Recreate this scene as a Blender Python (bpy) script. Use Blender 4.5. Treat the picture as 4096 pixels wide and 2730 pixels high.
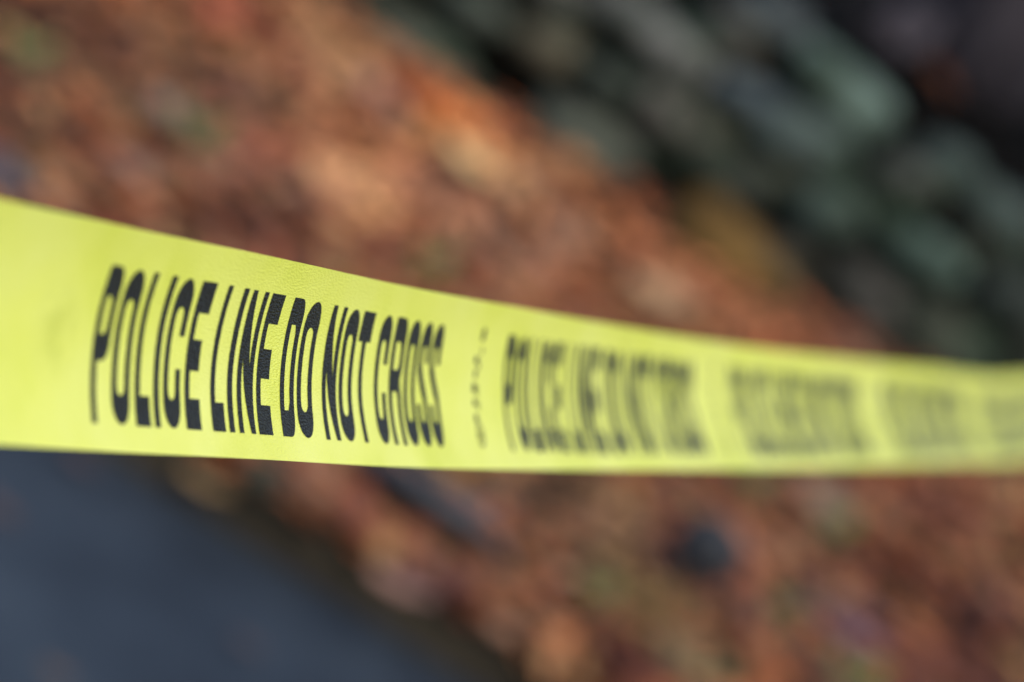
import bpy, bmesh, math, random
from mathutils import Vector, Matrix, noise
from bpy_extras.object_utils import world_to_camera_view

for o in list(bpy.data.objects):
    bpy.data.objects.remove(o)
random.seed(7)
SC = bpy.context.scene
COL = SC.collection

# ------------------------------------------------------------------ camera
cam_d = bpy.data.cameras.new("camera")
cam = bpy.data.objects.new("camera", cam_d)
COL.objects.link(cam)
PITCH, ROLL = math.radians(20), math.radians(32)
F = Vector((0, math.cos(PITCH), -math.sin(PITCH)))
r0 = Vector((1, 0, 0)); u0 = r0.cross(F)
R = math.cos(ROLL) * r0 + math.sin(ROLL) * u0
U = -math.sin(ROLL) * r0 + math.cos(ROLL) * u0
cam.matrix_world = Matrix(((R.x, U.x, -F.x, 0), (R.y, U.y, -F.y, 0), (R.z, U.z, -F.z, 1.09), (0, 0, 0, 1)))
cam_d.sensor_width = 36
cam_d.lens = 105.47
cam_d.clip_start = 0.05
cam_d.clip_end = 500
cam_d.dof.use_dof = True
cam_d.dof.focus_distance = 0.7148
cam_d.dof.aperture_fstop = 6.9
SC.camera = cam
SC.render.resolution_x, SC.render.resolution_y = 1024, 682

# ------------------------------------------------------------------ light
SUN_DIR = Vector((0.45, -0.62, 1.0)).normalized()
world = bpy.data.worlds.new("World"); SC.world = world
world.use_nodes = True
wn = world.node_tree.nodes; wl = world.node_tree.links
wn.clear()
sky = wn.new("ShaderNodeTexSky"); sky.sky_type = 'NISHITA'; sky.sun_disc = False
sky.sun_elevation = math.asin(SUN_DIR.z)
sky.sun_rotation = math.atan2(SUN_DIR.x, SUN_DIR.y)
sky.air_density = 1.0; sky.dust_density = 2.5
bg = wn.new("ShaderNodeBackground"); bg.inputs[1].default_value = 0.15
wo = wn.new("ShaderNodeOutputWorld")
wl.new(sky.outputs[0], bg.inputs[0]); wl.new(bg.outputs[0], wo.inputs[0])
sun_d = bpy.data.lights.new("sun", 'SUN'); sun_d.energy = 1.2; sun_d.angle = math.radians(25)
sun_d.color = (1.0, 0.97, 0.83)
sun = bpy.data.objects.new("sun", sun_d); COL.objects.link(sun)
sun.rotation_euler = SUN_DIR.to_track_quat('Z', 'Y').to_euler()
sun.location = (2, -3, 6)
SC.view_settings.view_transform = 'Standard'
SC.view_settings.look = 'None'
SC.view_settings.gamma = 1
SC.view_settings.use_curve_mapping = False
SC.view_settings.exposure = 0.66
SC.cycles.use_denoising = True
SC.cycles.max_bounces = 6
SC.cycles.sample_clamp_indirect = 4

# ------------------------------------------------------------------ helpers
def lin(c):
    return tuple((v / 255 / 12.92) if v / 255 <= 0.04045 else ((v / 255 + 0.055) / 1.055) ** 2.4 for v in c)

def obj(name, me, mat=None, parent=None, smooth=False):
    o = bpy.data.objects.new(name, me)
    COL.objects.link(o)
    if mat and not me.materials:
        me.materials.append(mat)
    if parent:
        o.parent = parent
    if smooth:
        me.polygons.foreach_set("use_smooth", [True] * len(me.polygons))
    return o

def mesh(name, v, f):
    me = bpy.data.meshes.new(name)
    me.from_pydata(v, [], f); me.update()
    return me

def tag(o, label=None, cat=None, group=None, kind=None):
    if label: o["label"] = label
    if cat: o["category"] = cat
    if group: o["group"] = group
    if kind: o["kind"] = kind
    return o

def thing(name, loc, label, cat, group=None):
    o = bpy.data.objects.new(name, None); COL.objects.link(o)
    o.location = loc; o.empty_display_size = 0.05
    return tag(o, label, cat, group)

class NT:
    def __init__(s, name):
        s.m = bpy.data.materials.new(name); s.m.use_nodes = True
        s.t = s.m.node_tree; s.n = s.t.nodes; s.b = s.n["Principled BSDF"]; s.out = s.n["Material Output"]
    def add(s, ty, **kw):
        n = s.n.new(ty)
        for k, v in kw.items():
            if k in n.inputs: n.inputs[k].default_value = v
            else: setattr(n, k, v)
        return n
    def link(s, a, b): s.t.links.new(a, b)
    def noise(s, vec, scale, detail=4, rough=0.55):
        n = s.add("ShaderNodeTexNoise"); n.inputs["Scale"].default_value = scale
        n.inputs["Detail"].default_value = detail; n.inputs["Roughness"].default_value = rough
        s.link(vec, n.inputs["Vector"]); return n
    def ramp(s, fac, stops):
        r = s.add("ShaderNodeValToRGB"); e = r.color_ramp.elements
        while len(e) < len(stops): e.new(0.5)
        for k, (p, c) in enumerate(stops):
            e[k].position = p; e[k].color = (*c, 1)
        s.link(fac, r.inputs[0]); return r
    def bump(s, h, strength, dist):
        b = s.add("ShaderNodeBump"); b.inputs["Strength"].default_value = strength
        b.inputs["Distance"].default_value = dist
        s.link(h, b.inputs["Height"]); s.link(b.outputs[0], s.b.inputs["Normal"]); return b

def mat_plain(name, col, rough=0.6):
    t = NT(name); t.b.inputs["Base Color"].default_value = (*col, 1); t.b.inputs["Roughness"].default_value = rough
    return t.m

# ------------------------------------------------------------------ materials
def mat_asphalt():
    t = NT("asphalt"); tc = t.add("ShaderNodeTexCoord")
    n1 = t.noise(tc.outputs["Object"], 5.0, 6, 0.65); n2 = t.noise(tc.outputs["Object"], 220, 3)
    mx = t.add("ShaderNodeMath", operation='ADD'); ml = t.add("ShaderNodeMath", operation='MULTIPLY'); ml.inputs[1].default_value = 0.5
    t.link(n2.outputs[0], ml.inputs[0]); t.link(n1.outputs[0], mx.inputs[0]); t.link(ml.outputs[0], mx.inputs[1])
    r = t.ramp(mx.outputs[0], [(0.45, (0.006, 0.009, 0.014)), (0.75, (0.017, 0.025, 0.037)), (1.0, (0.040, 0.054, 0.070))])
    t.link(r.outputs[0], t.b.inputs["Base Color"])
    t.b.inputs["Roughness"].default_value = 0.6; t.b.inputs["Specular IOR Level"].default_value = 0.42
    v = t.add("ShaderNodeTexVoronoi"); v.inputs["Scale"].default_value = 160; t.link(tc.outputs["Object"], v.inputs["Vector"])
    t.bump(v.outputs["Distance"], 0.7, 0.004)
    return t.m

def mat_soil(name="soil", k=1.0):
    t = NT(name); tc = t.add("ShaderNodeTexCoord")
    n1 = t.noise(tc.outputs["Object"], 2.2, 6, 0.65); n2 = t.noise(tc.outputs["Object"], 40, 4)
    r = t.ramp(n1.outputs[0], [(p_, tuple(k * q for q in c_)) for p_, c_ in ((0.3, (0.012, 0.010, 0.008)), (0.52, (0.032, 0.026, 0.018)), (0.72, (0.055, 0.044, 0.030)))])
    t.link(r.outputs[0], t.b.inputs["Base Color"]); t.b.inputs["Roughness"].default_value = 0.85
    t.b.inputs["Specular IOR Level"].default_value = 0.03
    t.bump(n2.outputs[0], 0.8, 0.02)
    return t.m

def mat_leaf():
    t = NT("dead_leaf"); at = t.add("ShaderNodeAttribute", attribute_name="leaf_color")
    tc = t.add("ShaderNodeTexCoord"); n = t.noise(tc.outputs["Object"], 90, 3)
    hs = t.add("ShaderNodeHueSaturation")
    mr = t.add("ShaderNodeMapRange"); mr.inputs["To Min"].default_value = 0.7; mr.inputs["To Max"].default_value = 1.3
    t.link(n.outputs[0], mr.inputs[0]); t.link(mr.outputs[0], hs.inputs["Value"]); t.link(at.outputs["Color"], hs.inputs["Color"])
    t.link(hs.outputs[0], t.b.inputs["Base Color"]); t.b.inputs["Roughness"].default_value = 0.48
    t.b.inputs["Specular IOR Level"].default_value = 0.16
    n2 = t.noise(tc.outputs["Object"], 160, 2); t.bump(n2.outputs[0], 0.4, 0.003)
    return t.m

def mat_rock(name, c, m0=0.50):
    t = NT(name); tc = t.add("ShaderNodeTexCoord"); oi = t.add("ShaderNodeObjectInfo")
    va = t.add("ShaderNodeVectorMath", operation='ADD'); t.link(tc.outputs["Object"], va.inputs[0]); t.link(oi.outputs["Location"], va.inputs[1])
    vec = va.outputs[0]
    n1 = t.noise(vec, 26, 5, 0.6); n2 = t.noise(vec, 11, 3, 0.6)
    r = t.ramp(n1.outputs[0], [(0.30, tuple(0.30 * v for v in c)), (0.52, c), (0.75, tuple(min(1.0, 1.55 * v) for v in c))])
    moss = t.ramp(n2.outputs[0], [(m0, (0, 0, 0)), (min(1, m0 + 0.14), (1, 1, 1))])
    mx = t.add("ShaderNodeMix", data_type='RGBA'); t.link(moss.outputs[0], mx.inputs["Factor"])
    t.link(r.outputs[0], mx.inputs[6]); mx.inputs[7].default_value = (0.020, 0.034, 0.020, 1)
    t.link(mx.outputs[2], t.b.inputs["Base Color"]); t.b.inputs["Roughness"].default_value = 0.8; t.b.inputs["Specular IOR Level"].default_value = 0.2
    t.bump(n1.outputs[0], 0.7, 0.015)
    return t.m

def mat_bark():
    t = NT("bark"); tc = t.add("ShaderNodeTexCoord"); mp = t.add("ShaderNodeMapping"); mp.inputs["Scale"].default_value = (1, 1, 0.18)
    t.link(tc.outputs["Object"], mp.inputs[0])
    n = t.noise(mp.outputs[0], 34, 5, 0.65)
    r = t.ramp(n.outputs[0], [(0.3, (0.022, 0.018, 0.020)), (0.55, (0.065, 0.055, 0.062)), (0.8, (0.11, 0.094, 0.098))])
    t.link(r.outputs[0], t.b.inputs["Base Color"]); t.b.inputs["Roughness"].default_value = 0.85; t.b.inputs["Specular IOR Level"].default_value = 0.1
    t.bump(n.outputs[0], 0.9, 0.02)
    return t.m

def mat_green():
    t = NT("green_leaf"); tc = t.add("ShaderNodeTexCoord"); n = t.noise(tc.outputs["Object"], 60, 3)
    r = t.ramp(n.outputs[0], [(0.3, (0.06, 0.095, 0.018)), (0.7, (0.12, 0.16, 0.035))])
    t.link(r.outputs[0], t.b.inputs["Base Color"]); t.b.inputs["Roughness"].default_value = 0.45
    return t.m

def emboss(t, strength):
    uv = t.add("ShaderNodeUVMap", uv_map="mm")
    mp = t.add("ShaderNodeMapping"); mp.inputs["Scale"].default_value = (0.45, 1.0, 1.0)
    t.link(uv.outputs[0], mp.inputs[0])
    n = t.noise(mp.outputs[0], 1.35, 1.0, 0.5)
    t.bump(n.outputs[0], strength, 0.00075)
    return uv, n

def mat_tape():
    t = NT("yellow_plastic")
    uv, n = emboss(t, 0.36)
    st = t.noise(uv.outputs[0], 0.017, 3, 0.55)
    r = t.ramp(st.outputs[0], [(0.28, (0.68, 0.725, 0.075)), (0.5, (0.765, 0.795, 0.135)), (0.75, (0.80, 0.825, 0.19))])
    sv = t.add("ShaderNodeVectorMath", operation='SUBTRACT'); sv.inputs[1].default_value = (-24, -1, 0)
    t.link(uv.outputs[0], sv.inputs[0])
    sd = t.add("ShaderNodeVectorMath", operation='DIVIDE'); sd.inputs[1].default_value = (17, 19, 1); t.link(sv.outputs[0], sd.inputs[0])
    sl = t.add("ShaderNodeVectorMath", operation='LENGTH'); t.link(sd.outputs[0], sl.inputs[0])
    sr = t.add("ShaderNodeMapRange"); sr.inputs[1].default_value = 0.1; sr.inputs[2].default_value = 1.0; sr.inputs[3].default_value = 0.40; sr.inputs[4].default_value = 0.0
    t.link(sl.outputs["Value"], sr.inputs[0])
    smx = t.add("ShaderNodeMix", data_type='RGBA'); smx.inputs[7].default_value = (0.40, 0.44, 0.03, 1)
    sn = t.add("ShaderNodeMath", operation='MULTIPLY'); t.link(sr.outputs[0], sn.inputs[0])
    sn2 = t.add("ShaderNodeMapRange"); sn2.inputs[1].default_value = 0.3; sn2.inputs[2].default_value = 0.6; t.link(t.noise(uv.outputs[0], 0.09, 2).outputs[0], sn2.inputs[0])
    t.link(sn2.outputs[0], sn.inputs[1]); t.link(sn.outputs[0], smx.inputs["Factor"]); t.link(r.outputs[0], smx.inputs[6])
    r = smx
    t.link(r.outputs[2], t.b.inputs["Base Color"]); t.b.inputs["Roughness"].default_value = 0.34
    t.b.inputs["Specular IOR Level"].default_value = 0.75
    tr = t.add("ShaderNodeBsdfTranslucent"); t.link(r.outputs[2], tr.inputs[0])
    ms = t.add("ShaderNodeMixShader"); ms.inputs[0].default_value = 0.22
    t.link(t.b.outputs[0], ms.inputs[1]); t.link(tr.outputs[0], ms.inputs[2]); t.link(ms.outputs[0], t.out.inputs[0])
    return t.m

def mat_ink():
    t = NT("black_ink"); emboss(t, 1.0)
    t.b.inputs["Base Color"].default_value = (0.010, 0.010, 0.008, 1); t.b.inputs["Specular IOR Level"].default_value = 0.38; t.b.inputs["Roughness"].default_value = 0.34
    return t.m

M_asph, M_soil, M_leaf, M_bark, M_green = mat_asphalt(), mat_soil(), mat_leaf(), mat_bark(), mat_green()
M_tape, M_ink = mat_tape(), mat_ink()
M_soil_shaded = mat_soil("soil_shaded", 0.10)  # same soil, with the shade behind the wall put into its colour
M_twig = mat_plain("wet_wood", (0.030, 0.034, 0.042), 0.5)
M_dark = mat_plain("slate", (0.010, 0.012, 0.016), 0.7)
M_stem = mat_plain("green_stem", (0.05, 0.06, 0.02), 0.5)

# ------------------------------------------------------------------ ground
def sm(a, b, x):
    x = max(0.0, min(1.0, (x - a) / (b - a))); return x * x * (3 - 2 * x)

def edge_y(x):
    return 2.238 - 0.02 * x + 0.010 * noise.noise(Vector((x * 5, 3.1, 0))) + 0.006 * noise.noise(Vector((x * 19, 7.7, 0)))

def gz(x, y):
    z = 0.040 + 0.008 * noise.noise(Vector((x * 4, y * 4, 1.3)))
    z += 0.215 * sm(3.60, 3.88, y) + 0.02 * sm(4, 5, y) * noise.noise(Vector((x * 2, y * 2, 4)))
    z += 0.06 * max(0, min(y, 14) - 3.9)
    return z

me = mesh("asphalt_path", [(-90, -90, 0), (90, -90, 0), (90, 2.30, 0), (-90, 2.30, 0)], [(0, 1, 2, 3)])
tag(obj("asphalt_path", me, M_asph), "dark blue grey asphalt path in the lower left foreground", None, None, "structure")

xs = [-90, -40, -15, -8, -5, -3.6] + [-2.8 + 0.035 * i for i in range(161)] + [3.6, 5, 8, 15, 40, 90]
prof = [0, 0.012, 0.022]
ys = [2.40 + 0.05 * i for i in range(22)] + [3.5 + 0.03 * i for i in range(15)] + [4.0, 4.15, 4.3, 4.5, 4.75, 5, 5.4, 6, 7, 8.5, 11, 14, 25, 90]
vs, fs = [], []
rows = 4 + len(ys)
for x in xs:
    e = edge_y(x)
    j = 0.004 * noise.noise(Vector((x * 30, 0, 9)))
    vs += [(x, e, -0.02), (x, e + 0.006 + j, 0.015), (x, e + 0.016, 0.034), (x, e + 0.035, gz(x, e + 0.035))]
    vs += [(x, y, gz(x, y)) for y in ys]
for i in range(len(xs) - 1):
    for k in range(rows - 1):
        a = i * rows + k
        fs.append((a, a + rows, a + rows + 1, a + 1))
tag(obj("ground", mesh("ground", vs, fs), M_soil, smooth=True), "dark brown soil under the leaves and behind the stones", None, None, "structure")
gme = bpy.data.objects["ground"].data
gme.materials.append(M_soil_shaded)
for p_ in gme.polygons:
    if p_.center.y > 3.62: p_.material_index = 1  # shade-darkened soil in the stone gaps and behind the wall

# ------------------------------------------------------------------ rock wall
def rock_mesh(seed, sx, sy, sz, rough=1.0):
    bm = bmesh.new(); bmesh.ops.create_icosphere(bm, subdivisions=2, radius=1)
    off = Vector((seed * 3.7, seed * 1.3, seed * 0.7))
    for v in bm.verts:
        c = v.co.copy()
        d = 1 + rough * 0.34 * noise.noise(c * 1.1 + off) + rough * 0.15 * noise.noise(c * 2.7 + off)
        q = Vector([math.copysign(abs(k) ** (0.72 if rough > .5 else 0.95), k) for k in c])
        v.co = Vector((q.x * sx, q.y * sy, q.z * sz)) * d
    bmesh.ops.recalc_face_normals(bm, faces=bm.faces)
    me = bpy.data.meshes.new("stone"); bm.to_mesh(me); bm.free()
    return me

wall = thing("dry_stone_wall", (0, 3.7, 0.04), "low wall of lichen grey stones with dark gaps at the upper right", "stone wall")
ROCKS = [(-0.288, 3.6, 0.04, 0.15, 0.059, 75, 80, 62), (-0.062, 3.604, 0.048, 0.15, 0.075, 80, 84, 68), (0.025, 3.649, 0.13, 0.1, 0.059, 98, 92, 78),
 (-0.168, 3.641, 0.115, 0.103, 0.059, 82, 74, 52), (-0.061, 3.685, 0.195, 0.188, 0.063, 104, 104, 96), (0.026, 3.716, 0.251, 0.063, 0.041, 90, 90, 80),
 (0.062, 3.735, 0.285, 0.088, 0.047, 66, 74, 74), (0.182, 3.716, 0.251, 0.151, 0.072, 86, 108, 94), (0.09, 3.682, 0.19, 0.1, 0.041, 66, 80, 84),
 (0.182, 3.68, 0.185, 0.132, 0.06, 78, 94, 86), (0.251, 3.648, 0.128, 0.081, 0.075, 70, 86, 74), (0.385, 3.657, 0.143, 0.113, 0.063, 66, 88, 74),
 (0.319, 3.693, 0.208, 0.094, 0.06, 76, 74, 66), (0.353, 3.712, 0.244, 0.082, 0.05, 62, 76, 66), (0.44, 3.702, 0.226, 0.113, 0.057, 62, 74, 70),
 (0.337, 3.62, 0.077, 0.094, 0.05, 74, 70, 62), (0.468, 3.619, 0.074, 0.125, 0.062, 66, 70, 50), (-0.256, 3.638, 0.108, 0.094, 0.05, 70, 76, 64),
 (-0.073, 3.645, 0.121, 0.081, 0.041, 62, 70, 58), (0.119, 3.633, 0.1, 0.103, 0.053, 50, 54, 42), (0.505, 3.664, 0.157, 0.094, 0.063, 50, 54, 50),
 (0.365, 3.598, 0.037, 0.081, 0.044, 60, 56, 44), (-0.382, 3.598, 0.037, 0.081, 0.047, 64, 60, 44)]
ROCK_GAIN = 0.92
rm_cache = {}
def desat(c):
    m_ = sum(c) / 3
    return tuple(v + (m_ - v) * 0.28 for v in c)
def rock_material(r, g, b):
    k = (r // 8, g // 8, b // 8)
    if k not in rm_cache:
        rm_cache[k] = mat_rock("lichen_rock_%d" % len(rm_cache), tuple(min(0.6, v * ROCK_GAIN) for v in desat(lin((r, g, b)))))
    return rm_cache[k]
def put_rock(i, x, y, z, L, T, c):
    me = rock_mesh(i, L / 2 * 1.05, max(0.05, T * 0.8), T / 2 * .94)
    o = obj("stone", me, rock_material(*c), wall, True)
    o.location = Vector((x, y + 0.02, z)) - wall.location
    o.rotation_euler = (random.uniform(-.25, .1), random.uniform(-.12, .16), random.uniform(-.2, .2))
for i, (x, y, z, L, T, r, g, b) in enumerate(ROCKS):
    put_rock(i, x, y, z, L, T, (r, g, b))
i = 40
for side in (-1, 1):
    for cz, cy in ((0.06, 3.60), (0.125, 3.645), (0.19, 3.685), (0.25, 3.72)):
        x = 0.60 if side > 0 else (-0.44 if cz < 0.1 else -0.32 if cz < 0.15 else -0.165 if cz < .2 else -0.09)
        while abs(x) < 2.6:
            L = random.uniform(0.09, 0.19)
            c = random.choice([(75, 80, 62), (66, 80, 74), (95, 95, 84), (60, 70, 58), (80, 74, 56)])
            put_rock(i, x + side * L / 2, cy + random.uniform(-.02, .02), cz + random.uniform(-.012, .012), L, random.uniform(.055, .08), c)
            i += 1; x += side * (L + 0.008)

for k in range(100):
    x = random.uniform(-2.5, 2.5) if k > 50 else random.uniform(-.5, .65)
    z = random.uniform(.05, .25)
    put_rock(400 + k, x, 3.60 + .55 * (z - .04) + random.uniform(.025, .04), z, random.uniform(.05, .10), random.uniform(.035, .06), random.choice([(52, 58, 40), (48, 55, 42), (60, 56, 40), (44, 50, 36)]))

# stone that leans on the leaf side
me = rock_mesh(91, 0.088, 0.055, 0.040)
brown = obj("boulder", me, mat_rock("ochre_rock", (0.100, 0.055, 0.013), 0.9), None, True)
brown.location = (0.168, 3.485, 0.066); brown.rotation_euler = (0.1, 0.12, 0.1)
tag(brown, "ochre brown mossy stone lying on the leaves in front of the wall", "stone")
me = rock_mesh(17, 0.034, 0.031, 0.033, 0.3)
dk = obj("stone", me, M_dark, None, True); dk.location = (0.252, 2.545, 0.094)
tag(dk, "small round black stone among the leaves below the tape", "stone")
me = rock_mesh(23, 0.03, 0.016, 0.014)
gk = obj("stone", me, mat_rock("grey_rock", (0.06, 0.06, 0.054)), None, True); gk.location = (-0.115, 2.252, 0.056)
tag(gk, "pale grey stone at the soil edge just under the tape", "stone")
me = rock_mesh(29, 0.035, 0.028, 0.02)
gk = obj("stone", me, M_twig, None, True); gk.location = (-0.470, 2.49, 0.055)
tag(gk, "blue grey stone above the left end of the tape", "stone")

# ------------------------------------------------------------------ tree behind the wall
def tube(pts, rads, n=10, seed=0):
    v, f = [], []
    for k, (p, r) in enumerate(zip(pts, rads)):
        p = Vector(p)
        d = (Vector(pts[min(k + 1, len(pts) - 1)]) - Vector(pts[max(k - 1, 0)])).normalized()
        a = d.orthogonal().normalized() if abs(d.x) > .9 else d.cross(Vector((1, 0, 0))).normalized()
        b = d.cross(a)
        for q in range(n):
            t = 2 * math.pi * q / n
            rr = r * (1 + 0.09 * noise.noise(Vector((math.cos(t) * 1.5, math.sin(t) * 1.5, k * .6 + seed))))
            v.append(p + (a * math.cos(t) + b * math.sin(t)) * rr)
    for k in range(len(pts) - 1):
        for q in range(n):
            f.append((k * n + q, k * n + (q + 1) % n, (k + 1) * n + (q + 1) % n, (k + 1) * n + q))
    f.append(tuple(reversed(range(n)))); f.append(tuple(range((len(pts) - 1) * n, len(pts) * n)))
    return v, f

def make_tree(x, y, r, h, label, seed):
    rg = random.Random(seed)
    z0 = gz(x, y)
    t = thing("bare_tree", (x, y, z0), label, "tree", "trees behind the wall")
    pts, rad = [], []
    for k in range(13):
        q = k / 12
        pts.append((0.10 * math.sin(q * 3 + seed) * q, 0.1 * q * math.cos(seed), -0.06 + h * q))
        rad.append(r * (1 - 0.75 * q) * (1 + 0.7 * max(0, 1 - q * 14)))
    v, f = tube(pts, rad, 14, seed)
    obj("trunk", mesh("trunk", v, f), M_bark, t, True)
    for k in range(5):
        a = rg.uniform(0, 6.28)
        pp = [(r * .6 * math.cos(a), r * .6 * math.sin(a), 0.07), (r * 1.5 * math.cos(a + .1), r * 1.5 * math.sin(a + .1), 0.02), (r * 2.6 * math.cos(a + .2), r * 2.6 * math.sin(a + .2), -0.03)]
        v, f = tube(pp, [r * .4, r * .28, r * .1], 8, k)
        obj("root", mesh("root", v, f), M_bark, t, True)
    for k in range(9):
        q = rg.uniform(.45, .97); a = rg.uniform(0, 6.28); L = h * rg.uniform(.2, .4)
        b = Vector(pts[int(q * 12)])
        pp = [b + Vector((math.cos(a) * L * s, math.sin(a) * L * s, L * .7 * s * (1 + .3 * s))) for s in (0, .3, .6, 1)]
        v, f = tube(pp, [r * .3 * (1.15 - q), r * .2 * (1.15 - q), r * .12 * (1.15 - q), r * .03], 6, k)
        obj("branch", mesh("branch", v, f), M_bark, t, True)
make_tree(0.332, 4.2, 0.078, 4.2, "slender grey brown tree trunk standing behind the stone wall", 3)

# ------------------------------------------------------------------ leaves
def leaf_shape(seed, L, asp):
    """Curled leaf lying round the origin; returns verts, faces."""
    rg = random.Random(seed)
    n = 7; lob = rg.random() < 0.5
    curl, fold, tw = rg.uniform(-.35, .5), rg.uniform(-.2, .35), rg.uniform(-.4, .4)
    v, f = [], []
    for k in range(n):
        q = k / (n - 1)
        wd = math.sin(math.pi * min(1, q * .93 + .07)) ** .8 * asp * L * .5
        if lob and k % 2 == 0 and 0 < k < n - 1: wd *= 0.55
        if k == n - 1: wd = 0.002 * L / .06
        x = (q - .5) * L; zc = curl * L * (q - .5) ** 2 * 1.6
        for s in (-1, 0, 1):
            v.append((x, s * wd, zc + abs(s) * fold * wd + s * tw * (q - .5) * wd))
    for k in range(n - 1):
        for s in range(2):
            a = 3 * k + s
            f.append((a, a + 3, a + 4, a + 1))
    return v, f

CL = [(-0.574, 2.876, 63, 36, 21, 0.058), (-0.529, 2.958, 103, 64, 43, 0.041), (-0.514, 2.985, 76, 54, 48, 0.034), (-0.478, 3.109, 121, 85, 61, 0.043), (-0.457, 3.267, 130, 73, 54, 0.053), (-0.348, 3.357, 170, 123, 90, 0.067), (-0.292, 3.317, 170, 127, 112, 0.037), (-0.402, 3.042, 73, 43, 31, 0.046), (-0.484, 2.836, 117, 82, 57, 0.04), (-0.389, 2.699, 115, 88, 75, 0.031), (-0.334, 3.134, 173, 118, 88, 0.051), (-0.28, 3.056, 159, 96, 66, 0.042), (-0.292, 2.937, 145, 88, 69, 0.045), (-0.241, 3.007, 199, 142, 101, 0.045), (-0.207, 3.39, 202, 113, 64, 0.051), (-0.256, 3.392, 165, 88, 61, 0.039), (-0.283, 2.76, 88, 52, 38, 0.046), (-0.423, 2.706, 100, 54, 31, 0.034), (-0.488, 2.618, 73, 46, 31, 0.041), (-0.343, 2.681, 95, 55, 38, 0.034), (-0.014, 3.237, 149, 110, 90, 0.048), (0.116, 3.24, 183, 142, 108, 0.048), (0.19, 3.339, 170, 105, 75, 0.063), (0.052, 3.208, 112, 73, 50, 0.041), (0.068, 3.349, 162, 102, 73, 0.042), (0.313, 3.477, 129, 77, 54, 0.065), (-0.074, 2.286, 128, 80, 58, 0.026), (-0.016, 2.298, 120, 72, 48, 0.03), (0.048, 2.258, 100, 62, 56, 0.026), (0.057, 2.472, 128, 96, 65, 0.032), (0.138, 2.599, 132, 98, 73, 0.04), (0.16, 2.482, 134, 104, 79, 0.029), (0.229, 2.465, 109, 86, 57, 0.051), (0.303, 2.713, 130, 84, 61, 0.042), (0.308, 2.56, 114, 77, 66, 0.033), (0.413, 2.689, 95, 65, 64, 0.041), (0.46, 2.912, 77, 37, 14, 0.052), (0.367, 2.933, 123, 94, 79, 0.041), (0.301, 2.416, 110, 94, 67, 0.047), (0.54, 2.821, 68, 37, 27, 0.072), (0.466, 2.626, 101, 61, 51, 0.037), (0.226, 2.33, 73, 39, 29, 0.036), (0.144, 2.3, 125, 85, 60, 0.039), (0.492, 3.151, 124, 77, 57, 0.059), (0.091, 2.63, 110, 76, 54, 0.041), (-0.17, 3.3, 196, 140, 96, 0.055), (-0.23, 3.16, 182, 118, 82, 0.06), (-0.14, 3.08, 165, 110, 84, 0.06), (-0.05, 3.1, 150, 104, 84, 0.05), (0.0, 3.35, 150, 92, 62, 0.05), (0.56, 2.7, 96, 56, 44, 0.07), (0.5, 2.5, 92, 54, 42, 0.07)]  # leaf colours by spot, with light by the wall and corner falloff put in
PAL = {"rust": (128, 70, 42), "red brown": (122, 70, 56), "tan": (156, 115, 82), "dark brown": (104, 66, 46), "pinkish grey": (138, 104, 86), "orange": (156, 94, 60), "ochre": (132, 100, 66)}
PW = [("rust", 4), ("red brown", 4), ("tan", 1.6), ("dark brown", 2), ("pinkish grey", 1.8), ("orange", 1.5), ("ochre", 1.5)]
LEAF_GAIN = 1.17
rnd = random.Random(11)
def pick():
    return rnd.choices([p[0] for p in PW], [p[1] for p in PW])[0]
def local_color(x, y):
    best, bw = None, 0
    for (cx, cy, r, g, b, rad) in CL:
        w_ = math.exp(-((x - cx) ** 2 + (y - cy) ** 2) / (2 * (rad * 1.1) ** 2))
        if w_ > bw: best, bw = (r, g, b), w_
    if rnd.random() < bw * 0.92:
        c = best
    else:
        c = PAL[pick()]
    k = rnd.uniform(.90, 1.12)
    return tuple(min(255, v * k) for v in c)
def albedo(c):
    k_ = lin(c)
    g_ = .3 * k_[0] + .6 * k_[1] + .1 * k_[2]; k_ = [q + (g_ - q) * .0 for q in k_]
    return (min(.8, k_[0] * LEAF_GAIN), min(.8, k_[1] * LEAF_GAIN * 1.0), min(.8, k_[2] * LEAF_GAIN * .86))

def set_color(me, per_vert):
    a = me.color_attributes.new("leaf_color", 'FLOAT_COLOR', 'POINT')
    a.data.foreach_set("color", [k for c in per_vert for k in (*c, 1.0)])

SHAPES = [leaf_shape(s, 1.0, rnd.uniform(.42, .72)) for s in range(14)]
cand = []
def scatter(n, x0, x1, y0, y1, keep=None):
    for _ in range(n):
        x, y = rnd.uniform(x0, x1), rnd.uniform(y0, y1)
        if y < edge_y(x) + 0.002: continue
        low = (abs(x - .250) < .06 and 2.40 < y < 2.60) or (-.09 < x < .07 and 2.28 < y < 2.37)
        if keep and rnd.random() > keep(x, y): continue
        L = rnd.uniform(.024, .055) * (0.85 if rnd.random() < .5 else 1)
        z = gz(x, y) + 0.006 + rnd.random() ** 1.5 * (0.004 if low else 0.020)
        cand.append([x, y, z, L, rnd.randrange(14), rnd.uniform(0, 6.28), rnd.gauss(0, .13), rnd.gauss(0, .13), local_color(x, y)])
wall_edge = lambda x, y: 1.0 if y < (3.41 if .07 < x < .28 else 3.52) + .03 * noise.noise(Vector((x * 6, 2, 2))) else 0.0
scatter(7500, -0.95, 0.95, 2.25, 3.56, wall_edge)
scatter(5200, -2.6, -0.95, 2.25, 3.56)
scatter(5200, 0.95, 2.6, 2.25, 3.56)
scatter(650, -0.95, 0.95, 2.22, 2.31)
n_strip = len(cand)
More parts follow.
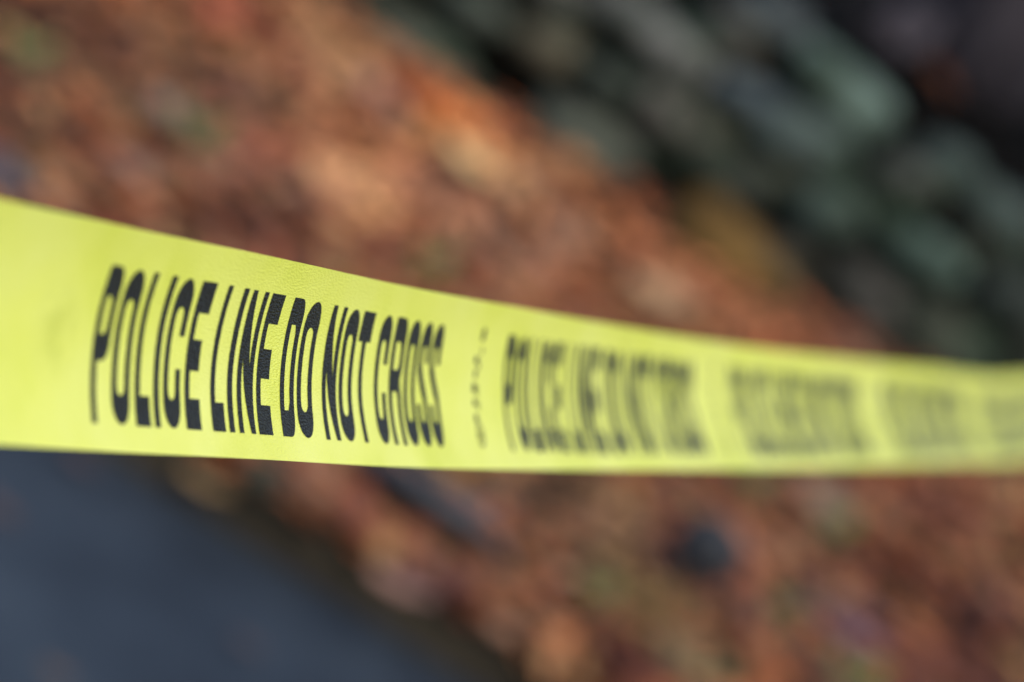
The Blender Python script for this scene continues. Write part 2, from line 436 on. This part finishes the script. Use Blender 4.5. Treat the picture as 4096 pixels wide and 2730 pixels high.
# individuals: the largest uppermost leaves inside the frame
score = []
for k, c in enumerate(cand):
    q = world_to_camera_view(SC, cam, Vector(c[:3]))
    if 0.0 < q.x < 1.0 and 0.0 < q.y < 1.0:
        score.append((c[3] + 1.2 * (c[2] - gz(c[0], c[1])), k))
score.sort(reverse=True)
single = set(k for _, k in score[:250])
v, f, col = [], [], []
def add_leaf(c):
    x, y, z, L, s, a, rx, ry, cc = c
    m = Matrix.Translation((x, y, z)) @ Matrix.Rotation(a, 4, 'Z') @ Matrix.Rotation(rx, 4, 'X') @ Matrix.Rotation(ry, 4, 'Y')
    sv, sf = SHAPES[s]; b = len(v); ac = albedo(cc)
    v.extend([m @ (Vector(p) * L) for p in sv]); f.extend([tuple(b + i_ for i_ in q) for q in sf]); col.extend([ac] * len(sv))
for k, c in enumerate(cand):
    if k not in single: add_leaf(c)
me = mesh("leaf_litter", v, f); set_color(me, col)
tag(obj("leaf_litter", me, M_leaf, None, True), "bed of rust brown dead leaves between the path and the stone wall", "leaf litter", None, "stuff")
# sparse leaves on the soil behind the wall, shade put into their colour
v, f, col = [], [], []
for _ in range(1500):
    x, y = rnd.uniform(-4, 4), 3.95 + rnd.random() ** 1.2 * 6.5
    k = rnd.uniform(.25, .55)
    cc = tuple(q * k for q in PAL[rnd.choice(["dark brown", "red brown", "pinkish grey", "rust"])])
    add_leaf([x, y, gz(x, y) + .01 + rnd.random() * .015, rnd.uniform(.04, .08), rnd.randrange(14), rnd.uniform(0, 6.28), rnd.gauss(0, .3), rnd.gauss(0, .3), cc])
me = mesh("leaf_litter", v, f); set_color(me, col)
tag(obj("leaf_litter", me, M_leaf, None, True), "sparse leaves with shade in their colour on the soil behind the stone wall", "leaf litter", None, "stuff")

LG = "dead leaves on the ground beside the path"
single_mesh = {}
def leaf_thing(c, label):
    x, y, z, L, s, a, rx, ry, cc = c
    key = (s, tuple(int(q // 10) for q in cc))
    if key not in single_mesh:
        sv, sf = SHAPES[s]
        me_ = mesh("fallen_leaf", [tuple(p) for p in sv], sf); set_color(me_, [albedo(cc)] * len(sv))
        single_mesh[key] = me_
    o = obj("fallen_leaf", single_mesh[key], M_leaf, None, True)
    o.location = (x, y, z); o.scale = (L, L, L)
    o.rotation_euler = (rx, ry, a)
    return tag(o, label, "leaf", LG)
def nearest_name(c):
    return min(PAL, key=lambda n_: sum((p - q) ** 2 for p, q in zip(PAL[n_], c)))
for k in sorted(single):
    q = world_to_camera_view(SC, cam, Vector(cand[k][:3]))
    zone = "below the tape" if cand[k][1] < (2.62 + .42 * (q.x - .45) if q.x > .1 else 2.4) else ("close to the stone wall" if cand[k][1] > 3.3 else "above the tape")
    third = ("in the left third", "in the middle third", "in the right third")[min(2, int(q.x * 3))]
    leaf_thing(cand[k], "%s dead leaf %s %s of the photo" % (nearest_name(cand[k][8]), zone, third))
SPECIAL = [
 ((-0.403, 2.890), (138, 114, 106), .070, "pale lilac grey leaf beside the green sprout at the upper left"),
 ((-0.140, 3.278), (205, 168, 125), .085, "bright straw coloured leaf near the wall at upper centre"),
 ((-0.199, 3.370), (190, 105, 55), .080, "vivid orange leaf next to the straw coloured leaf by the wall"),
 ((0.030, 2.235), (142, 106, 98), .058, "pale pink leaf right of the dark stick below the tape"),
 ((0.115, 3.248), (176, 140, 112), .080, "pale tan leaf just above the middle of the tape"),
 ((-0.455, 3.259), (155, 84, 64), .080, "reddish leaf at the top edge left of centre"),
 ((-0.241, 3.007), (180, 132, 98), .080, "large tan leaf in the middle of the leaf bed above the tape"),
 ((0.444, 2.924), (98, 48, 16), .075, "dark rust leaf at the right below the tape"),
 ((0.358, 2.935), (152, 122, 106), .065, "pale leaf above the green sprout right of the black stone"),
 ((-0.391, 2.705), (132, 104, 94), .060, "pinkish grey leaf close above the tape at the left"),
 ((0.419, 2.690), (112, 78, 86), .065, "plum coloured leaf at the lower right"),
 ((0.302, 2.725), (156, 100, 76), .065, "orange brown leaf right beside the black stone"),
]
for (p, c, L, lab) in SPECIAL:
    p = (p[0], p[1] - .055)
    leaf_thing([p[0], p[1], gz(*p) + .030, L, rnd.randrange(14), rnd.uniform(-.7, .3), rnd.gauss(0, .12) + .15, rnd.gauss(0, .12), c], lab)
for (p, c, L, lab) in [((-0.150, 2.240), (150, 124, 98), .050, "cream tan leaf on the asphalt edge under the lettering"),
                       ((-0.262, 2.049), (82, 66, 68), .032, "dull red leaf on the asphalt at the left edge of the photo"),
                       ((-0.245, 2.195), (80, 66, 72), .032, "small dull brown leaf on the asphalt under the tape at left"),
                       ((-0.048, 2.076), (72, 66, 74), .030, "small faint brown leaf on the asphalt at the bottom"),
                       ((-0.150, 1.885), (92, 76, 70), .026, "small brown leaf on the asphalt in the bottom left corner")]:
    leaf_thing([p[0], p[1], .028 if L > .04 else .008, L, 3, rnd.uniform(-.5, .5), .1, .05, c], lab)

# ------------------------------------------------------------------ stick and sprouts
pp = [(-0.060, 2.362, .072), (-0.004, 2.356, .078), (0.046, 2.352, .076), (0.072, 2.354, .072), (0.10, 2.350, .058)]
v, f = tube(pp, [.011, .012, .011, .007, .004], 9, 5)
st = thing("stick", (0, 0, 0), "dark blue grey stick lying in the leaves below the tape", "stick")
obj("branch", mesh("branch", v, f), M_twig, st, True)
v, f = tube([(0.04, 2.352, .078), (0.06, 2.39, .088), (0.075, 2.42, .092)], [.006, .0045, .002], 7, 2)
obj("twig", mesh("twig", v, f), M_twig, st, True)

GL = [((-0.375, 2.832), .048, 6, "green sprout beside the pale lilac leaf at the upper left"),
      ((-0.550, 2.776), .040, 5, "dull olive sprout at the left edge of the photo"),
      ((0.369, 2.872), .034, 5, "green sprout right of the black stone below the tape"),
      ((0.174, 2.422), .026, 4, "small olive sprout at the lower end of the stick"),
      ((0.337, 2.619), .024, 4, "tiny yellow green sprout below the black stone"),
      ((0.418, 2.545), .040, 6, "dark green sprout at the bottom edge of the photo"),
      ((-0.111, 2.888), .034, 4, "olive sprout peeping above the tape at its middle"),
      ((0.272, 2.860), .028, 4, "green sprout just under the tape above the black stone")]
for (p, L, n, lab) in GL:
    p = (p[0], p[1] - .06)
    z0 = gz(*p) + .03
    t = thing("sprout", (p[0], p[1], z0), lab, "plant", "green sprouts in the leaf bed")
    v, f = tube([(0, 0, -.03), (.002, 0, 0), (.003, .001, L * .5)], [.002, .0017, .001], 6)
    obj("stem", mesh("stem", v, f), M_stem, t, True)
    for k in range(n):
        sv, sf = leaf_shape(50 + k, L, .55)
        lm = mesh("leaf", [(q[0] + L * .5, q[1], q[2]) for q in sv], sf)
        o = obj("leaf", lm, M_green, t, True)
        o.location = (.002, 0, L * .35 * k / n); o.rotation_euler = (0, -.35 - .1 * k, k * 2.4)

# ------------------------------------------------------------------ the tape
ST = [(-0.4092, -0.297, 1.0009), (-0.264, 0.0792, 0.9283), (-0.1782, 0.3003, 0.8887), (-0.1127, 0.4675, 0.8555),
 (-0.0997, 0.5048, 0.8478), (-0.0876, 0.5386, 0.8405), (-0.0751, 0.5739, 0.8329), (-0.049, 0.6479, 0.8174),
 (-0.0256, 0.7139, 0.8033), (0.007, 0.8076, 0.7842), (0.0405, 0.909, 0.7633), (0.0771, 1.0186, 0.7415),
 (0.1224, 1.155, 0.7154), (0.1814, 1.3384, 0.6803), (0.2632, 1.6053, 0.6286), (0.363, 1.8876, 0.6115),
 (0.5148, 2.343, 0.6115), (0.8, 3.2, 0.665), (1.35, 4.9, 0.76), (2.9, 9.8, 1.15), (4.4, 14.5, 1.6)]
ST = [Vector(p) for p in ST]

I0 = 6
u = [0.0]
for a, b in zip(ST, ST[1:]): u.append(u[-1] + (b - a).length)
u = [q - u[I0] for q in u]
tan = []
for k in range(len(ST)):
    if k == 0: tan.append((ST[1] - ST[0]) / (u[1] - u[0]))
    elif k == len(ST) - 1: tan.append((ST[-1] - ST[-2]) / (u[-1] - u[-2]))
    else:
        h0, h1 = u[k] - u[k - 1], u[k + 1] - u[k]
        tan.append(((ST[k] - ST[k - 1]) / h0 * h1 + (ST[k + 1] - ST[k]) / h1 * h0) / (h0 + h1))
def centre(s):
    s = max(u[0], min(u[-1], s)); k = 0
    while k < len(u) - 2 and s > u[k + 1]: k += 1
    h = u[k + 1] - u[k]; q = (s - u[k]) / h
    return ((2 * q ** 3 - 3 * q * q + 1) * ST[k] + (q ** 3 - 2 * q * q + q) * h * tan[k] + (-2 * q ** 3 + 3 * q * q) * ST[k + 1] + (q ** 3 - q * q) * h * tan[k + 1])
WID = Vector((-0.5299, 0.2900, 0.7969)).normalized()     # the band hangs tilted back
TS = 0.66                        # a two inch band; print measures below are for a three inch one
HW = 0.0369 * TS
ROLL_T = [(-0.792, 0.00462), (-0.066, 0.00436), (0.0, 0.00383), (0.0488, 0.00284), (0.099, 0.00198), (0.1412, 0.00066), (0.2455, -0.00053), (0.363, -0.0033), (0.4851, -0.00594), (0.726, -0.00627), (1.056, -0.00759), (1.98, -0.00792)]
def roll(s):
    if s <= ROLL_T[0][0]: return ROLL_T[0][1]
    for (a, p), (b, q) in zip(ROLL_T, ROLL_T[1:]):
        if s <= b:
            k = (s - a) / (b - a); return p + (q - p) * k
    return ROLL_T[-1][1]
def tape_pt(s, t, lift=0.0):
    c = centre(s); d = (centre(s + .007) - centre(s - .007)).normalized()
    n = d.cross(WID).normalized()            # towards the viewer's side
    wv = n.cross(d).normalized()
    rip = 0.0004 * noise.noise(Vector((s * 13, t * .6, 2))) + 0.0003 * noise.noise(Vector((s * 45, t * 1.5, 8)))
    off = (roll(s) + 0.0008) * t + 0.0050 * t * t + rip + lift
    return c + WID * (t * HW) + n * off
S0, S1 = u[0], u[-1]
ss = []
s = S0
while s < S1:
    ss.append(s); s += 0.004 if -0.12 < s < 1.3 else 0.02
ss.append(S1)
NT_ = 14
t_lo = lambda s: -1 + 0.06 * sm(.10, .53, s)
v = [tape_pt(s, t_lo(s) + (.92 - t_lo(s)) * k / NT_) for s in ss for k in range(NT_ + 1)]
f = [(i_ * (NT_ + 1) + k, (i_ + 1) * (NT_ + 1) + k, (i_ + 1) * (NT_ + 1) + k + 1, i_ * (NT_ + 1) + k + 1) for i_ in range(len(ss) - 1) for k in range(NT_)]
me = mesh("barrier_tape", v, f)
uvl = me.uv_layers.new(name="mm")
for lp in me.loops:
    i_, k = divmod(lp.vertex_index, NT_ + 1)
    uvl.data[lp.index].uv = (ss[i_] * 1000 / TS, (-1 + 1.92 * k / NT_) * HW * 1000 / TS)
tape = obj("barrier_tape", me, M_tape, None, True)
tag(tape, "yellow plastic barrier tape stretched across the photo with black repeated lettering", "barrier tape")

# lettering: outlines in millimetres, 50 high
H = 50.0; SX = 3.5; BY = 9.5
def arc(cx, cy, rx, ry, a0, a1, n=10):
    return [(cx + rx * math.cos(math.radians(a0 + (a1 - a0) * k / n)), cy + ry * math.sin(math.radians(a0 + (a1 - a0) * k / n))) for k in range(n + 1)]
RY = 8.0
def G_O(w):
    m = w / 2; ri = m - SX
    return [arc(m, H - RY, m, RY, 0, 180) + arc(m, RY, m, RY, 180, 360), arc(m, H - BY - 3, ri, 3, 0, 180) + arc(m, BY + 3, ri, 3, 180, 360)]
def G_C(w):
    m = w / 2; ri = m - SX
    return [[(w, 31)] + arc(m, H - RY, m, RY, 0, 180) + arc(m, RY, m, RY, 180, 360) + [(w, 20), (w - SX, 20)] + arc(m, BY + 3, ri, 3, 360, 180) + arc(m, H - BY - 3, ri, 3, 180, 0) + [(w - SX, 31)]]
def G_S(w):
    m = w / 2; ri = m - SX
    return [[(w, 33.5)] + arc(m, H - RY, m, RY, 0, 180) + [(0, 33), (.6, 30), (w - SX, 18)] + arc(m, BY + 3, ri, 3, 360, 180) + [(SX, 17), (0, 17)] + arc(m, RY, m, RY, 180, 360) + [(w, 19), (w - .6, 22), (SX, 34)] + arc(m, H - BY - 3, ri, 3, 180, 0) + [(w - SX, 33.5)]]
def G_P(w):
    return [[(0, 0), (SX, 0), (SX, 20)] + arc(w - 4.5, 27, 4.5, 7, -90, 0, 5) + arc(w - 4.5, H - 7, 4.5, 7, 0, 90, 5) + [(0, H)],
            [(SX, 28.5), (w - SX - 1.2, 28.5), (w - SX, 31), (w - SX, H - 12), (w - SX - 1.2, H - BY), (SX, H - BY)]]
def G_R(w):
    return [[(0, 0), (SX, 0), (SX, 21), (w - SX - 1, 21), (w - SX, 18), (w - SX, 0), (w, 0), (w, 19), (w - 1.6, 24.5)] + arc(w - 4.5, 32, 4.5, 7, -50, 0, 4) + arc(w - 4.5, H - 7, 4.5, 7, 0, 90, 5) + [(0, H)],
            [(SX, 29.5), (w - SX - 1.2, 29.5), (w - SX, 32), (w - SX, H - 12), (w - SX - 1.2, H - BY), (SX, H - BY)]]
def G_D(w):
    return [[(0, 0)] + arc(w - 4.5, 8, 4.5, 8, -90, 0, 6) + arc(w - 4.5, H - 8, 4.5, 8, 0, 90, 6) + [(0, H)],
            [(SX, BY), (w - SX - 1.2, BY), (w - SX, BY + 3), (w - SX, H - BY - 3), (w - SX - 1.2, H - BY), (SX, H - BY)]]
def G_L(w): return [[(0, 0), (w, 0), (w, BY + .5), (SX, BY + .5), (SX, H), (0, H)]]
def G_I(w): return [[(0, 0), (w, 0), (w, H), (0, H)]]
def G_E(w): return [[(0, 0), (w, 0), (w, 10.5), (SX, 10.5), (SX, 20), (w - .8, 20), (w - .8, 30.5), (SX, 30.5), (SX, 39.5), (w, 39.5), (w, H), (0, H)]]
def G_N(w): return [[(0, 0), (SX, 0), (SX, 27), (w - SX, 0), (w, 0), (w, H), (w - SX, H), (w - SX, 23), (SX, H), (0, H)]]
def G_T(w): return [[(w / 2 - SX / 2, 0), (w / 2 + SX / 2, 0), (w / 2 + SX / 2, 38.5), (w, 38.5), (w, H), (0, H), (0, 38.5), (w / 2 - SX / 2, 38.5)]]
TEXT = [("P", 0.8, 11.2), ("O", 15.0, 12.2), ("L", 30.8, 10.2), ("I", 44.0, 4.0), ("C", 51.2, 12.2), ("E", 66.8, 10.8),
        ("L", 86.3, 10.0), ("I", 99.4, 4.0), ("N", 107.0, 12.9), ("E", 122.8, 11.2),
        ("D", 142.6, 11.8), ("O", 157.2, 12.8), ("N", 179.2, 13.0), ("O", 194.9, 12.0), ("T", 209.2, 11.6),
        ("C", 228.6, 11.4), ("R", 243.2, 12.6), ("O", 258.6, 11.4), ("S", 272.4, 10.6), ("S", 285.4, 10.6)]
def flat_mesh(polys, name, step):
    cu = bpy.data.curves.new(name, 'CURVE'); cu.dimensions = '2D'; cu.fill_mode = 'BOTH'
    for pl in polys:
        q = [pl[0]]
        for p in pl[1:]:
            if abs(p[0] - q[-1][0]) + abs(p[1] - q[-1][1]) > 1e-4: q.append(p)
        sp = cu.splines.new('POLY'); sp.points.add(len(q) - 1); sp.use_cyclic_u = True
        for k, p in enumerate(q): sp.points[k].co = (p[0], p[1], 0, 1)
    o = bpy.data.objects.new(name, cu); COL.objects.link(o)
    dg = bpy.context.evaluated_depsgraph_get()
    me_ = bpy.data.meshes.new_from_object(o.evaluated_get(dg))
    bpy.data.objects.remove(o); bpy.data.curves.remove(cu)
    bm = bmesh.new(); bm.from_mesh(me_); bpy.data.meshes.remove(me_)
    bmesh.ops.remove_doubles(bm, verts=bm.verts, dist=1e-4)
    x0, x1 = min(p.co.x for p in bm.verts), max(p.co.x for p in bm.verts)
    y0, y1 = min(p.co.y for p in bm.verts), max(p.co.y for p in bm.verts)
    for ax, lo, hi, st_ in ((0, x0, x1, step), (1, y0, y1, 1.5)):
        k = lo + st_
        while k < hi - .01:
            co = [0, 0, 0]; no = [0, 0, 0]; co[ax] = k + .0137; no[ax] = 1
            bmesh.ops.bisect_plane(bm, geom=bm.verts[:] + bm.edges[:] + bm.faces[:], plane_co=co, plane_no=no)
            k += st_
    bmesh.ops.triangulate(bm, faces=bm.faces)
    v_ = [tuple(p.co[:2]) for p in bm.verts]; f_ = [tuple(p.index for p in q.verts) for q in bm.faces]
    bm.free()
    return v_, f_
T_LO, T_HI = -0.757, 0.60
LIFT = 0.00016
letters = []
for ch, x, w_ in TEXT:
    gv, gf = flat_mesh(globals()["G_" + ch](w_), ch, 6.0)
    letters.append(([(x + a, b) for a, b in gv], gf))
MARK = []
def blob(cx, cy, w_, h_): MARK.append([(cx - w_ / 2, cy - h_ / 2), (cx + w_ / 2, cy - h_ / 2), (cx + w_ / 2, cy + h_ / 2), (cx - w_ / 2, cy + h_ / 2)])
# small turned print between two phrases: illegible short strokes and a looped emblem below
for cx, cy, w_, h_ in ((6.2, 48.3, 2.2, 4.4), (7.8, 41.5, 1.0, 2.2), (3.0, 37.5, 2.6, 2.4), (6.4, 35.0, 1.2, 2.4), (3.6, 31.6, 1.6, 3.0), (2.8, 25.8, 2.4, 3.0), (6.2, 24.5, .9, 4.0), (3.2, 19.6, 2.0, 2.4), (6.8, 18.3, .9, 3.2), (3.0, 13.0, 2.4, 2.6)):
    blob(cx, cy, w_ * 1.55, h_ * 1.2)
MARK.append(arc(4.6, 6.0, 3.6, 5.2, 0, 360, 18)[:-1]); MARK.append(arc(4.6, 6.0, 2.5, 4.0, 0, 360, 18)[:-1])
MARK.append(arc(4.8, 6.0, 1.1, 1.8, 0, 360, 10)[:-1])
mark = flat_mesh(MARK, "mark", 6.0)
PERIOD = 370.0
def print_part(name, vv, ff, s_off):
    pts, uvs = [], []
    for a, b in vv:
        ja = a + 0.09 * noise.noise(Vector((a * .25 + s_off, b * .9, 5)))
        sm_ = s_off + ja; t = T_LO + (T_HI - T_LO) * b / H
        pts.append(tape_pt(sm_ * TS / 1000, t, LIFT)); uvs.append((sm_, t * HW * 1000 / TS))
    me_ = mesh(name, pts, ff)
    ul = me_.uv_layers.new(name="mm")
    for lp in me_.loops: ul.data[lp.index].uv = uvs[lp.vertex_index]
    return obj(name, me_, M_ink, tape, True)
for k in range(-3, 30):
    if (k * PERIOD + 360) * TS / 1000 > u[-1] or k * PERIOD * TS / 1000 < u[0]: continue
    vv, ff = [], []
    for gv, gf in letters:
        b = len(vv); vv += gv; ff += [tuple(b + i_ for i_ in q) for q in gf]
    print_part("printed_phrase", vv, ff, k * PERIOD)
    if k != -1: print_part("printed_mark", *[[(a + 333, b) for a, b in mark[0]], mark[1]], k * PERIOD)
